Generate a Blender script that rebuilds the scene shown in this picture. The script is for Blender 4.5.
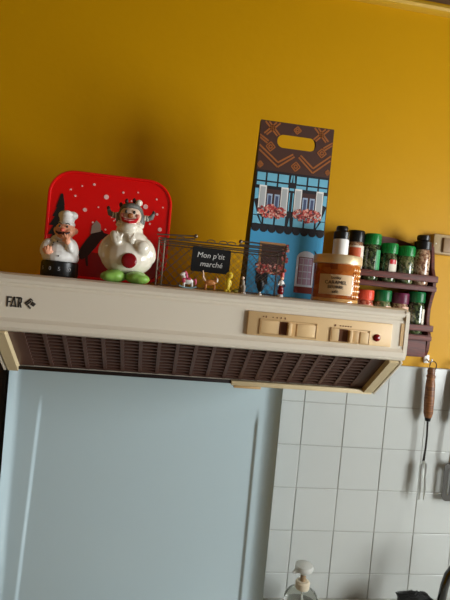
import bpy, bmesh, math, random
from mathutils import Vector, Matrix, Euler
random.seed(7)
S = bpy.context.scene
C = S.collection
PI = math.pi
for o in list(bpy.data.objects):
    bpy.data.objects.remove(o, do_unlink=True)

# ------------------------------------------------------------------ camera
# metres; kitchen wall is the plane y = 0, x to the right, z up (z = 0 at the first tile joint, floor at -1.36)
FLOOR, CEIL, TOP = -1.36, 0.952, 0.2365          # TOP: upper face of the cooker hood
yaw, pitch, roll = math.radians(7.7456), math.radians(-1.2751), math.radians(5.3174)
fw = Vector((math.sin(yaw)*math.cos(pitch), math.cos(yaw)*math.cos(pitch), math.sin(pitch)))
rt = Vector((math.cos(yaw), -math.sin(yaw), 0)); up = rt.cross(fw)
r2 = math.cos(roll)*rt + math.sin(roll)*up; u2 = -math.sin(roll)*rt + math.cos(roll)*up
cam = bpy.data.objects.new('camera', bpy.data.cameras.new('camera')); C.objects.link(cam)
M = Matrix((r2, u2, -fw)).transposed().to_4x4(); M.translation = Vector((-.3494, -1.0678, .2406))
cam.matrix_world = M
cam.data.sensor_fit = 'HORIZONTAL'; cam.data.sensor_width = 36; cam.data.lens = 36*480/450
cam.data.clip_start = .02
S.camera = cam
# ------------------------------------------------------------------ light and exposure
S.view_settings.view_transform = 'Standard'; S.view_settings.look = 'None'
S.view_settings.gamma = 1; S.view_settings.use_curve_mapping = False
S.view_settings.exposure = 0.27
w = bpy.data.worlds.new('world'); S.world = w; w.use_nodes = True
w.node_tree.nodes['Background'].inputs[0].default_value = (.75, .85, 1, 1)
w.node_tree.nodes['Background'].inputs[1].default_value = .6
def area(name, loc, target, sx, sy, power, col):
    l = bpy.data.lights.new(name, 'AREA'); l.shape = 'RECTANGLE'; l.size = sx; l.size_y = sy; l.energy = power; l.color = col
    o = bpy.data.objects.new(name, l); C.objects.link(o); o.location = loc
    o.rotation_euler = (Vector(target)-Vector(loc)).to_track_quat('-Z', 'Y').to_euler()
    return o
WX = 1.20                                         # right wall with the window, daylight enters there
WY0, WY1, WZ0, WZ1 = -1.55, -.65, -.25, .65
area('window_daylight', (WX+.12, (WY0+WY1)/2, (WZ0+WZ1)/2), (0, (WY0+WY1)/2, (WZ0+WZ1)/2), 0.9, 0.9, 46, (.94, .98, 1))

# ------------------------------------------------------------------ materials
def lin(c):
    return tuple(((v/255)/12.92 if v/255 <= .04045 else ((v/255+.055)/1.055)**2.4) for v in c)
MATS = {}
def mat(name, rgb, rough=.5, metal=0, spec=.5, trans=0, bump=0, bscale=60, var=.06, vscale=12, coat=0, emit=0, ior=1.45):
    if name in MATS: return MATS[name]
    m = bpy.data.materials.new(name); m.use_nodes = True; n = m.node_tree; b = n.nodes['Principled BSDF']
    c = lin(rgb)
    tc = n.nodes.new('ShaderNodeTexCoord'); nz = n.nodes.new('ShaderNodeTexNoise')
    nz.inputs['Scale'].default_value = vscale; nz.inputs['Detail'].default_value = 4
    n.links.new(tc.outputs['Object'], nz.inputs['Vector'])
    mx = n.nodes.new('ShaderNodeMix'); mx.data_type = 'RGBA'
    mx.inputs['A'].default_value = (*[max(0, v*(1-var)) for v in c], 1); mx.inputs['B'].default_value = (*[min(1, v*(1+var)) for v in c], 1)
    n.links.new(nz.outputs['Fac'], mx.inputs['Factor']); n.links.new(mx.outputs['Result'], b.inputs['Base Color'])
    b.inputs['Roughness'].default_value = rough; b.inputs['Metallic'].default_value = metal
    b.inputs['Specular IOR Level'].default_value = spec; b.inputs['Transmission Weight'].default_value = trans
    b.inputs['Coat Weight'].default_value = coat; b.inputs['IOR'].default_value = ior
    if bump:
        n2 = n.nodes.new('ShaderNodeTexNoise'); n2.inputs['Scale'].default_value = bscale; n2.inputs['Detail'].default_value = 5
        n.links.new(tc.outputs['Object'], n2.inputs['Vector'])
        bp = n.nodes.new('ShaderNodeBump'); bp.inputs['Strength'].default_value = bump; bp.inputs['Distance'].default_value = .002
        n.links.new(n2.outputs['Fac'], bp.inputs['Height']); n.links.new(bp.outputs['Normal'], b.inputs['Normal'])
    if emit:
        b.inputs['Emission Color'].default_value = (*c, 1); b.inputs['Emission Strength'].default_value = emit
    MATS[name] = m
    return m
def wood(name, a, b_, scale=6, rough=.45):
    m = bpy.data.materials.new(name); m.use_nodes = True; n = m.node_tree; b = n.nodes['Principled BSDF']
    tc = n.nodes.new('ShaderNodeTexCoord'); mp = n.nodes.new('ShaderNodeMapping'); mp.inputs['Scale'].default_value = (3, 14, 40)
    nz = n.nodes.new('ShaderNodeTexNoise'); nz.inputs['Scale'].default_value = scale; nz.inputs['Detail'].default_value = 6; nz.inputs['Distortion'].default_value = 1.2
    rp = n.nodes.new('ShaderNodeValToRGB'); rp.color_ramp.elements[0].color = (*lin(a), 1); rp.color_ramp.elements[1].color = (*lin(b_), 1)
    rp.color_ramp.elements[0].position = .3; rp.color_ramp.elements[1].position = .7
    n.links.new(tc.outputs['Object'], mp.inputs[0]); n.links.new(mp.outputs[0], nz.inputs['Vector'])
    n.links.new(nz.outputs['Fac'], rp.inputs[0]); n.links.new(rp.outputs[0], b.inputs['Base Color']); b.inputs['Roughness'].default_value = rough
    return m
YEL = mat('yellow_wall_paint', (204, 150, 0), .5, spec=.25, bump=.25, bscale=45, var=.05, vscale=3)
WHITEP = mat('plain_wall_paint', (176, 178, 178), .8)
CEILP = mat('ceiling_shade_brown', (112, 84, 54), .8)  # brown base colour paints the ceiling's shade in
FLOORM = mat('floor_lino', (110, 100, 92), .6)
TILE = mat('white_tile_glaze', (190, 193, 188), .16, var=.025, vscale=9, bump=.05, bscale=14)
GROUT = mat('grout', (166, 166, 160), .9, bump=.3, bscale=300)
CREAM = mat('cream_enamel', (226, 216, 196), .32, var=.03, vscale=5)
TAN = mat('tan_plastic', (224, 190, 138), .42, var=.03)
TAN2 = mat('tan_plastic_dark', (196, 160, 108), .5, var=.04)
FRAME = mat('frame_beige', (214, 194, 152), .45, var=.03)
BROWNP = mat('brown_slider', (112, 66, 34), .4)
FBAR = mat('filter_bar', (92, 66, 56), .35, var=.15, vscale=20)
FDARK = mat('filter_dark', (26, 12, 10), .4, var=.3, vscale=15)
INK = mat('dark_ink', (52, 48, 42), .6)
REDL = mat('red_lamp', (128, 14, 16), .2)
ENAM = mat('blue_grey_enamel', (182, 200, 204), .3, var=.02, vscale=4)
BLACK = mat('black_plastic', (14, 13, 13), .35, var=.2)
DWOOD = wood('dark_rack_wood', (56, 18, 9), (108, 42, 24), rough=.62)
PANELW = wood('dark_panel_grain', (38, 28, 22), (62, 46, 36), rough=.6)
HWOOD = wood('handle_wood', (92, 54, 28), (150, 100, 58), 4)
STEEL = mat('steel', (226, 228, 224), .32, metal=1, var=.05)
DSTEEL = mat('dark_wire', (132, 118, 104), .34, metal=.85, var=.2)
GOLD = mat('gold_lid', (232, 208, 164), .36, metal=.45, var=.04)
CERAM = mat('white_ceramic', (232, 224, 206), .14, var=.03, coat=.4)
WHITE = mat('white_paint', (236, 234, 228), .4, var=.02)
SKIN = mat('painted_skin', (240, 170, 134), .4)
SKINL = mat('pale_painted_face', (226, 196, 172), .3)
RED = mat('red_tin_paint', (226, 8, 6), .3, var=.05)
DRED = mat('dark_red_glaze', (128, 10, 18), .22, var=.1)
MRED = mat('mouth_red', (190, 22, 34), .3)
GREEN = mat('green_glaze', (138, 184, 84), .2, var=.1)
GREYH = mat('grey_hair', (104, 104, 98), .5, var=.35, vscale=120)
GCAP = mat('green_cap', (18, 132, 56), .35)
DGCAP = mat('dark_green_cap', (14, 106, 54), .35)
RCAP = mat('red_orange_cap', (234, 84, 54), .4)
PCAP = mat('purple_cap', (104, 30, 62), .4)
LABW = mat('paper_label', (226, 216, 196), .6, var=.05)
TREE = mat('tree_print', (26, 26, 24), .5)
DBIRD = mat('bird_print', (38, 16, 12), .5)
SNOW = mat('snow_print', (240, 190, 185), .5)
BLUE = mat('bag_blue', (70, 160, 205), .5, var=.05)
LBLUE = mat('bag_light_blue', (112, 182, 206), .5, var=.05)
ROOFB = mat('bag_roof_brown', (72, 44, 34), .5, var=.08)
ORNG = mat('bag_tile_line', (158, 92, 40), .5)
TIMB = mat('bag_timber', (30, 26, 30), .5)
SHUT = mat('bag_shutter', (176, 180, 180), .5)
GLASSD = mat('bag_window_dark', (66, 40, 36), .5)
PANE = mat('bag_pane', (160, 178, 200), .5)
BAGSIDE = mat('bag_side', (34, 24, 26), .6)
PINK = mat('pink_paint', (214, 96, 124), .4)
TANC = mat('tan_paint', (186, 120, 62), .4)
YELP = mat('yellow_paint', (218, 190, 48), .4)
LTBLUE = mat('pale_blue_paint', (150, 190, 200), .4)
CHALK = mat('chalkboard', (6, 6, 7), .8)
CHTXT = mat('chalk_white', (220, 220, 215), .7)
BEIGEB = mat('beige_plastic', (178, 154, 112), .5)
WORK = mat('worktop_laminate', (200, 200, 190), .4)
def glass(name, rgb, rough=.05, ior=1.3):
    return mat(name, rgb, rough, trans=1, ior=ior, var=.03)
CLEAR = glass('clear_plastic', (236, 240, 236), .12, 1.2)
PUMPW = mat('translucent_pump', (222, 222, 214), .4, trans=.35)
def granular(name, cols, scale=240, trans=0.0, rough=.18):
    m = bpy.data.materials.new(name); m.use_nodes = True; n = m.node_tree; b = n.nodes['Principled BSDF']
    tc = n.nodes.new('ShaderNodeTexCoord'); vo = n.nodes.new('ShaderNodeTexVoronoi'); vo.inputs['Scale'].default_value = scale
    sp = n.nodes.new('ShaderNodeSeparateColor'); rp = n.nodes.new('ShaderNodeValToRGB'); rp.color_ramp.interpolation = 'CONSTANT'
    while len(rp.color_ramp.elements) < len(cols): rp.color_ramp.elements.new(.5)
    for i, c in enumerate(cols):
        rp.color_ramp.elements[i].position = i/len(cols); rp.color_ramp.elements[i].color = (*lin(c), 1)
    n.links.new(tc.outputs['Object'], vo.inputs['Vector']); n.links.new(vo.outputs['Color'], sp.inputs[0])
    n.links.new(sp.outputs[0], rp.inputs[0]); n.links.new(rp.outputs[0], b.inputs['Base Color'])
    b.inputs['Roughness'].default_value = rough; b.inputs['Coat Weight'].default_value = .6; b.inputs['Transmission Weight'].default_value = trans
    return m
HERB = granular('green_herbs', [(46, 60, 34), (82, 96, 58), (30, 38, 26), (120, 124, 92)])
HERB2 = granular('pale_herbs', [(110, 118, 76), (70, 84, 48), (146, 140, 104), (52, 60, 40)])
SPICE = granular('brown_spice', [(150, 110, 84), (186, 150, 120), (110, 72, 54), (206, 180, 150)])
RSPICE = granular('red_spice', [(176, 74, 50), (206, 120, 96), (140, 50, 36), (226, 170, 146)])
FLOWR = granular('bag_flowers', [(176, 48, 48), (206, 96, 84), (112, 40, 34), (226, 168, 150)], 330, 0, .6)
HONEY = granular('caramel', [(160, 78, 24), (172, 88, 30), (138, 62, 18), (186, 104, 42)], 90, .15, .08)

# ------------------------------------------------------------------ mesh helpers
def link(name, me, m=None, parent=None, smooth=True, ang=40):
    if m is not None and not me.materials: me.materials.append(m)
    o = bpy.data.objects.new(name, me); C.objects.link(o)
    if parent: o.parent = parent
    if smooth:
        me.shade_smooth(); me.set_sharp_from_angle(angle=math.radians(ang))
    return o
def fin(bm, name):
    me = bpy.data.meshes.new(name); bmesh.ops.recalc_face_normals(bm, faces=bm.faces); bm.to_mesh(me); bm.free(); return me
def a_box(bm, c, s, rot=None, bev=0, seg=2):
    mx = Matrix.Translation(Vector(c)) @ (Euler(rot).to_matrix().to_4x4() if rot else Matrix()) @ Matrix.Diagonal((*s, 1))
    r = bmesh.ops.create_cube(bm, size=1, matrix=mx)
    if bev:
        es = list({e for v in r['verts'] for e in v.link_edges})
        bmesh.ops.bevel(bm, geom=es, offset=bev, segments=seg, profile=.5, affect='EDGES')
def a_ell(bm, c, r, rot=None, u=20, v=14):
    if not hasattr(r, '__len__'): r = (r, r, r)
    mx = Matrix.Translation(Vector(c)) @ (Euler(rot).to_matrix().to_4x4() if rot else Matrix()) @ Matrix.Diagonal((*r, 1))
    bmesh.ops.create_uvsphere(bm, u_segments=u, v_segments=v, radius=1, matrix=mx)
def a_tube(bm, pts, r, n=8, cap=True):
    pts = [Vector(p) for p in pts]; rr = r if hasattr(r, '__len__') else [r]*len(pts)
    rings = []; prev = None
    for i, p in enumerate(pts):
        t = (pts[min(i+1, len(pts)-1)]-pts[max(i-1, 0)]).normalized()
        if prev is None: a = t.orthogonal().normalized()
        else: a = (prev-t*prev.dot(t)).normalized()
        prev = a; b = t.cross(a)
        rings.append([bm.verts.new(p+rr[i]*(math.cos(2*PI*k/n)*a+math.sin(2*PI*k/n)*b)) for k in range(n)])
    for i in range(len(rings)-1):
        for k in range(n): bm.faces.new((rings[i][k], rings[i][(k+1) % n], rings[i+1][(k+1) % n], rings[i+1][k]))
    if cap: bm.faces.new(rings[0][::-1]); bm.faces.new(rings[-1])
def a_lathe(bm, prof, c=(0, 0, 0), n=28, sq=None):
    # prof: (r, z); sq: superellipse power for rounded-square sections
    def pt(r, z, k):
        t = 2*PI*k/n; cx, sy = math.cos(t), math.sin(t); s = 1
        if sq: s = 1/((abs(cx)**sq+abs(sy)**sq)**(1/sq))
        return Vector(c)+Vector((r*s*cx, r*s*sy, z))
    rings = [[bm.verts.new(pt(max(r, 1e-5), z, k)) for k in range(n)] for r, z in prof]
    for i in range(len(rings)-1):
        for k in range(n): bm.faces.new((rings[i][k], rings[i][(k+1) % n], rings[i+1][(k+1) % n], rings[i+1][k]))
    bm.faces.new(rings[0][::-1]); bm.faces.new(rings[-1])
def a_poly(bm, pts, y0, y1):
    # outline in (x, z) extruded along y
    a = [bm.verts.new((x, y0, z)) for x, z in pts]; b = [bm.verts.new((x, y1, z)) for x, z in pts]
    bm.faces.new(a); bm.faces.new(b[::-1]); n = len(pts)
    for k in range(n): bm.faces.new((a[k], b[k], b[(k+1) % n], a[(k+1) % n]))
def a_prof(bm, pts, x0, x1):
    # outline in (y, z) extruded along x
    a = [bm.verts.new((x0, y, z)) for y, z in pts]; b = [bm.verts.new((x1, y, z)) for y, z in pts]
    bm.faces.new(a); bm.faces.new(b[::-1]); n = len(pts)
    for k in range(n): bm.faces.new((a[k], b[k], b[(k+1) % n], a[(k+1) % n]))
def mk(name, m, parent, fn, *args, smooth=True, ang=40, **kw):
    bm = bmesh.new(); fn(bm, *args, **kw); return link(name, fin(bm, name), m, parent, smooth, ang)
def box(name, c, s, m, parent=None, bev=0, rot=None, seg=2): return mk(name, m, parent, a_box, c, s, rot=rot, bev=bev, seg=seg)
def ell(name, c, r, m, parent=None, rot=None, u=20, v=14): return mk(name, m, parent, a_ell, c, r, rot=rot, u=u, v=v)
def tube(name, pts, r, m, parent=None, n=8): return mk(name, m, parent, a_tube, pts, r, n=n)
def lathe(name, prof, m, parent=None, c=(0, 0, 0), n=28, sq=None, ang=40): return mk(name, m, parent, a_lathe, prof, c=c, n=n, sq=sq, ang=ang)
def poly(name, pts, y0, y1, m, parent=None): return mk(name, m, parent, a_poly, pts, y0, y1, smooth=False)
def shapes(name, plist, y0, y1, m, parent=None, jit=False):
    bm = bmesh.new()
    for k, p in enumerate(plist): a_poly(bm, p, y0-(k % 40)*1.5e-5 if jit else y0, y1)
    return link(name, fin(bm, name), m, parent, False)
def fuse(name, ells, m, parent, vox=.0012, it=6):
    # several ellipsoids melted into one continuous skin
    bm = bmesh.new()
    for e in ells: a_ell(bm, *e)
    me = fin(bm, name); o = bpy.data.objects.new(name, me); C.objects.link(o)
    r = o.modifiers.new('r', 'REMESH'); r.mode = 'VOXEL'; r.voxel_size = vox
    s = o.modifiers.new('s', 'SMOOTH'); s.factor = .5; s.iterations = it
    dg = bpy.context.evaluated_depsgraph_get(); me2 = bpy.data.meshes.new_from_object(o.evaluated_get(dg))
    bpy.data.objects.remove(o); return link(name, me2, m, parent, True, 80)
def plate(name, outlines, y, th, m, parent=None):
    # flat sheet with holes: outlines in (x, z), first is the rim
    cu = bpy.data.curves.new(name, 'CURVE'); cu.dimensions = '2D'; cu.fill_mode = 'BOTH'; cu.extrude = th/2
    for ol in outlines:
        sp = cu.splines.new('POLY'); sp.points.add(len(ol)-1); sp.use_cyclic_u = True
        for q, (a, b) in zip(sp.points, ol): q.co = (a, b, 0, 1)
    o = bpy.data.objects.new(name, cu); C.objects.link(o)
    dg = bpy.context.evaluated_depsgraph_get(); me = bpy.data.meshes.new_from_object(o.evaluated_get(dg)); bpy.data.objects.remove(o)
    me.transform(Matrix.Translation((0, y, 0)) @ Matrix.Rotation(PI/2, 4, 'X')); me.materials.clear()
    return link(name, me, m, parent, False)
def text(name, body, loc, size, m, parent, th=.0002, shear=0, rotz=0, rotx=PI/2, bend=None, align='CENTER'):
    cu = bpy.data.curves.new(name, 'FONT'); cu.body = body; cu.size = size; cu.extrude = th; cu.shear = shear; cu.align_x = align; cu.align_y = 'CENTER'; cu.resolution_u = 3
    o = bpy.data.objects.new(name, cu); C.objects.link(o)
    dg = bpy.context.evaluated_depsgraph_get(); me = bpy.data.meshes.new_from_object(o.evaluated_get(dg)); bpy.data.objects.remove(o)
    me.materials.clear()
    if bend:                                       # wrap round a vertical cylinder of radius bend, facing -y
        for v in me.vertices:
            t = v.co.x/bend; rr = bend+.0003+v.co.z
            v.co = Vector((rr*math.sin(t), -rr*math.cos(t), v.co.y))
        me.transform(Matrix.Translation(loc) @ Matrix.Rotation(rotz, 4, 'Z'))
    else:
        me.transform(Matrix.Translation(loc) @ Matrix.Rotation(rotz, 4, 'Z') @ Matrix.Rotation(rotx, 4, 'X'))
    return link(name, me, m, parent, False)
def rrect(x0, x1, z0, z1, r, n=8):
    p = []
    for cx, cz, a in ((x1-r, z1-r, 0), (x0+r, z1-r, PI/2), (x0+r, z0+r, PI), (x1-r, z0+r, 3*PI/2)):
        for k in range(n+1):
            t = a+PI/2*k/n; p.append((cx+r*math.cos(t), cz+r*math.sin(t)))
    return p
def circ(cx, cz, r, n=12, rz=None): return [(cx+r*math.cos(2*PI*k/n), cz+(rz or r)*math.sin(2*PI*k/n)) for k in range(n)]
def rect(x0, x1, z0, z1): return [(x0, z0), (x1, z0), (x1, z1), (x0, z1)]
def strip(a, b, wd):
    a, b = Vector(a), Vector(b); d = (b-a).normalized(); n = Vector((-d.y, d.x))*wd/2
    return [tuple(a-n), tuple(b-n), tuple(b+n), tuple(a+n)]
def thing(name, label, cat, loc=(0, 0, 0), group=None):
    o = bpy.data.objects.new(name, None); o.empty_display_size = .02; C.objects.link(o); o.location = loc
    o['label'] = label; o['category'] = cat
    if group: o['group'] = group
    return o
def struct(o, label=None, cat=None):
    o['kind'] = 'structure'
    if label: o['label'] = label
    if cat: o['category'] = cat
    return o

# ------------------------------------------------------------------ the room
XL = -2.0; YF = -2.9
wall = struct(box('wall_back', ((XL+WX)/2, .05, (FLOOR+CEIL)/2), (WX-XL+.2, .1, CEIL-FLOOR), YEL), 'mustard yellow painted kitchen wall above white tiles', 'wall')
struct(box('floor', ((XL+WX)/2, YF/2, FLOOR-.05), (WX-XL+.2, -YF+.2, .1), FLOORM), 'brown kitchen floor below the frame', 'floor')
struct(box('ceiling', ((XL+WX)/2, YF/2, CEIL+.05), (WX-XL+.2, -YF+.2, .1), CEILP), 'ceiling coloured brown for its shade, above the yellow wall', 'ceiling')
struct(box('wall_left', (XL-.05, YF/2, (FLOOR+CEIL)/2), (.1, -YF, CEIL-FLOOR), YEL), 'yellow side wall left of the hood', 'wall')
struct(box('wall_front', ((XL+WX)/2, YF-.05, (FLOOR+CEIL)/2), (WX-XL, .1, CEIL-FLOOR), WHITEP), 'plain pale wall behind the viewer', 'wall')
def wr(bm):
    for y0, y1, z0, z1 in ((YF, WY0, FLOOR, CEIL), (WY1, 0, FLOOR, CEIL), (WY0, WY1, FLOOR, WZ0), (WY0, WY1, WZ1, CEIL)):
        a_box(bm, (WX+.05, (y0+y1)/2, (z0+z1)/2), (.1, y1-y0, z1-z0))
struct(mk('wall_right', WHITEP, None, wr, smooth=False), 'plain wall with the window on the right', 'wall')
def wf(bm):
    for y in (WY0+.02, (WY0+WY1)/2, WY1-.02): a_box(bm, (WX+.05, y, (WZ0+WZ1)/2), (.05, .04, WZ1-WZ0))
    for z in (WZ0+.02, WZ1-.02): a_box(bm, (WX+.05, (WY0+WY1)/2, z), (.05, WY1-WY0, .04))
struct(mk('window_1', WHITE, None, wf, smooth=False), 'white framed window in the right wall', 'window')
def cornice(bm):
    a_prof(bm, [(0, .922), (-.010, .922), (-.017, .925), (-.020, .931), (-.017, .938), (-.010, .941), (0, .942)], XL, WX)
struct(mk('trim_1', mat('cornice_paint', (206, 164, 46), .4), None, cornice), 'thin yellow cornice moulding near the ceiling', 'moulding')

# white wall tiles, every one a piece of the wall
ZC = -.458                                        # worktop level
box('grout', ((-.66+1.18)/2, -.0028, (ZC-.03+.0995)/2), (1.84, .0056, .0995-ZC+.03), GROUT, wall)
def tile_mesh(w_, h_):
    bm = bmesh.new(); a_box(bm, (0, -.0035, 0), (w_, .007, h_), bev=.0012, seg=2)
    me = fin(bm, 'tile'); me.materials.append(TILE); return me
tm = tile_mesh(.0982, .0982); tcut = tile_mesh(.0982, .0765)
for j in range(6):
    for i in range(-7, 12):
        o = bpy.data.objects.new('tile', tm if j < 5 else tcut); C.objects.link(o); o.parent = wall
        o.location = (.1*i+.05, random.uniform(-.0004, .0004), .05-.1*j if j < 5 else -.4392)
        o.rotation_euler = (random.uniform(-.004, .004), 0, random.uniform(-.004, .004))

# dark brown panel put over the wall to fill the dark area left of the cooker
t = thing('dark_panel', 'dark brown panel on the wall left of the cooker lid', 'panel', (-.9, -.01, -.6))
box('board', (0, 0, .31), (.50, .012, 0.74), PANELW, t, bev=.002)
box('edge_strip', (.247, -.008, .31), (.006, .016, 0.74), BLACK, t)

# worktop beside the cooker
t = thing('worktop', 'pale worktop at the foot of the white tiles', 'worktop', (.57, -.3, FLOOR))
box('top', (0, 0, ZC-FLOOR-.02), (1.24, .582, .04), WORK, t, bev=.0015)
box('base_unit', (0, .01, (ZC-FLOOR-.04)/2), (1.22, .52, ZC-FLOOR-.04), WHITE, t)
for k in range(3):
    d = box('door', (-.41+.41*k, -.258, .43), (.39, .018, .74), WHITE, t, bev=.004)
    tube('handle', [(-.26+.41*k, -.267, .5), (-.26+.41*k, -.285, .51), (-.26+.41*k, -.285, .61), (-.26+.41*k, -.267, .62)], .005, STEEL, d)

# cooker with raised lid
ck = thing('cooker', 'pale blue-grey enamel cooker with its lid raised up against the tiles', 'cooker', (-.351, -.3, FLOOR))
def lid_mesh(bm):
    x0, x1, z0, z1 = -.6285, -.0735, -.452, .074
    nx, nz = 240, 60
    def sm(a, b, v):
        q = min(1, max(0, (v-a)/(b-a))); return q*q*(3-2*q)
    front = []
    for j in range(nz+1):
        z = z0+(z1-z0)*j/nz; row = []
        for i in range(nx+1):
            x = x0+(x1-x0)*i/nx
            xl = -.568-.040*(-z)*.9; xr = -.1195
            fade = sm(-.004, -.05, z)
            dep = .004*fade*(sm(xl-.0030, xl+.0030, x)*(1-sm(xr-.0030, xr+.0030, x)))
            rim = 0
            for dd in (x-x0, x1-x, z1-z):
                q = max(0, 1-dd/(.032 if dd == x1-x else .020)); rim += .017*q*q
            row.append(bm.verts.new((x, -.064+dep-min(rim, .018), z)))
        front.append(row)
    for j in range(nz):
        for i in range(nx): bm.faces.new((front[j][i], front[j][i+1], front[j+1][i+1], front[j+1][i]))
    rim = [front[0][i] for i in range(nx+1)]+[front[j][nx] for j in range(1, nz+1)]+[front[nz][i] for i in range(nx-1, -1, -1)]+[front[j][0] for j in range(nz-1, 0, -1)]
    back = [bm.verts.new((v.co.x, -.050, v.co.z)) for v in rim]; n = len(rim)
    for k in range(n): bm.faces.new((rim[k], back[k], back[(k+1) % n], rim[(k+1) % n]))
    bm.faces.new(back)
lid = mk('lid', ENAM, ck, lid_mesh, ang=60)
lid.location = (.351, .3, -FLOOR)
for sx in (-1, 1): tube('hinge', [(sx*.2-.01, .245, ZC-FLOOR-.002), (sx*.2+.03, .245, ZC-FLOOR-.002)], .006, STEEL, ck)
box('body', (0, 0, .43), (.56, .56, .86), ENAM, ck, bev=.008)
box('hob', (0, 0, .875), (.56, .56, .03), STEEL, ck, bev=.006)
for sx in (-.13, .13):
    for sy in (-.13, .11):
        b = lathe('burner', [(.045, 0), (.045, .008), (.03, .012), (0, .012)], BLACK, ck, (sx, sy, .89))
box('oven_door', (0, -.287, .4), (.54, .014, .5), ENAM, ck, bev=.004)
for k in range(5): lathe('knob', [(.018, 0), (.016, .02), (0, .021)], BLACK, ck, (0, 0, 0)).matrix_local = Matrix.Translation((-.2+.1*k, -.28, .75)) @ Matrix.Rotation(PI/2, 4, 'X')

# ------------------------------------------------------------------ cooker hood
HX0, HX1 = -.5745, .0245
hd = thing('cooker_hood', 'cream enamel cooker hood with slotted brown filter, tan control panel and red lamp', 'hood', (0, 0, 0))
A = Vector((-.386, .1565)); B = Vector((-.300, .0875)); D = (B-A).normalized(); N = Vector((.63, .776)).normalized()
def sl(s, d=0): return A+D*s+N*d                   # point on the sloping underside, d inward
LS = (B-A).length
def body(bm):
    a0, b0 = sl(0, .016), sl(LS-.001, .016)
    a_prof(bm, [(-.378, TOP-.001), (-.378, .168), (a0.x, a0.y), (b0.x, b0.y), (-.295, .0885), (-.009, .0885), (-.009, TOP-.001)], HX0+.003, HX1-.003)
mk('body', CREAM, hd, body, smooth=False)
def fascia(bm):
    a_prof(bm, [(-.372, TOP), (-.380, TOP-.0004), (-.3865, TOP-.003), (-.3905, TOP-.0085), (-.3905, TOP-.0125), (-.3885, TOP-.0145), (-.3885, TOP-.0165),
                (-.3900, .2175), (-.3900, .1760), (-.3915, .1735), (-.3945, .1705), (-.3945, .1635), (-.3915, .1590), (-.385, .1568), (-.372, .1568)], HX0+.006, HX1-.006)
mk('fascia', CREAM, hd, fascia, ang=25)
for x0, x1 in ((HX0, HX0+.006), (HX1-.006, HX1)):
    def cap(bm, x0=x0, x1=x1):
        a_prof(bm, [(-.368, TOP+.0002), (-.382, TOP-.0008), (-.3895, TOP-.005), (-.3915, TOP-.012), (-.3915, .168), (-.388, .1595), (-.382, .157), (-.368, .157)], x0, x1)
    mk('end_cap', CREAM, hd, cap, ang=25)
box('end_recess', (.0150, -.3903, .197), (.0055, .0012, .034), TAN2, hd)
# sloping sides
for x0, x1, nm, m_ in ((HX0, HX0+.003, 'side_edge', CREAM), (HX1-.003, HX1, 'side_edge', CREAM), (HX0+.006, HX0+.021, 'filter_frame', FRAME), (HX1-.021, HX1-.006, 'filter_frame', FRAME)):
    def sb(bm, x0=x0, x1=x1):
        q = [sl(.004, -.001), sl(LS, -.001), sl(LS, .0165), sl(.004, .0165)]; a_prof(bm, [(v.x, v.y) for v in q], x0, x1)
    mk(nm, m_, hd, sb, smooth=False)
fl = None
def backing(bm):
    q = [sl(.003, .0135), sl(LS-.002, .0135), sl(LS-.002, .0155), sl(.003, .0155)]; a_prof(bm, [(v.x, v.y) for v in q], HX0+.021, HX1-.021)
fl = mk('filter', FDARK, hd, backing, smooth=False)
GX0, GX1 = -.532, -.020; NC = 19; NR = 10; pw = (GX1-GX0)/NC
def slp(bm, x0, x1, s0, s1, d0, d1):
    q = [sl(s0, d0), sl(s1, d0), sl(s1, d1), sl(s0, d1)]; a_prof(bm, [(v.x, v.y) for v in q], x0, x1)
S0, S1 = .012, LS-.006; ph = (S1-S0)/NR
for k in range(NC+1):
    x = GX0+pw*k
    if k in (0, NC):
        x0, x1 = (HX0+.021, x) if k == 0 else (x, HX1-.021)
    else: x0, x1 = x-.0026, x+.0026
    mk('bar', FBAR, fl, slp, x0, x1, .003, LS-.002, .0085, .0132, smooth=False)
for k in range(NR+1):
    s = S0+ph*k; hh = .0013
    s0, s1 = (s-hh, s+hh)
    if k == 0: s0 = .003
    if k == NR: s1 = LS-.002
    mk('slat', FBAR, fl, slp, GX0, GX1, s0, s1, .009, .0130, smooth=False)
box('back_rail', ((-.2225+HX1-.006)/2, -.2975, .0905), (.0185+.2225, .012, .008), FRAME, hd, bev=.0015)
box('rail_clip', (-.195, -.298, .0845), (.045, .008, .004), TAN2, hd, bev=.001)
box('dark_rail', ((HX0+.02-.2225)/2, -.2965, .0915), (-.2225-HX0-.02, .008, .005), FDARK, hd, bev=.001)
# control panel
cp = box('control_panel', (-.1125, -.3915, .1955), (.2195, .005, .0345), TAN, hd, bev=.0012)
cp.rotation_euler = (0, .008, 0)
cp.location = Vector((-.1125, 0, .1955)) - Matrix.Rotation(.008, 3, 'Y') @ Vector((-.1125, 0, .1955))
YP = -.3942
def frame_rect(bm, x0, x1, z0, z1, t_=.0009, y0=YP-.0012, y1=YP+.001):
    for q in (rect(x0, x1, z1-t_, z1), rect(x0, x1, z0, z0+t_), rect(x0, x0+t_, z0, z1), rect(x1-t_, x1, z0, z1)): a_poly(bm, q, y0, y1)
for x0, x1, z0, z1 in ((-.2045, -.1195, .1810, .2030), (-.0985, -.0380, .1790, .1998)):
    mk('slider_frame', TAN2, cp, frame_rect, x0, x1, z0, z1, smooth=False)
box('slider_plate', (-.1895, YP, .192), (.027, .0022, .018), TAN, cp, bev=.0006)
box('slider_gap', (-.1695, YP, .1918), (.0115, .0014, .0185), BROWNP, cp)
box('slider_knob', (-.1612, YP-.003, .1915), (.0055, .009, .0185), TAN, cp, bev=.001)
box('slider_gap', (-.1545, YP, .1912), (.0065, .0014, .0180), TAN2, cp)
box('slider_plate', (-.1355, YP, .191), (.028, .0022, .018), TAN, cp, bev=.0006)
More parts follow.
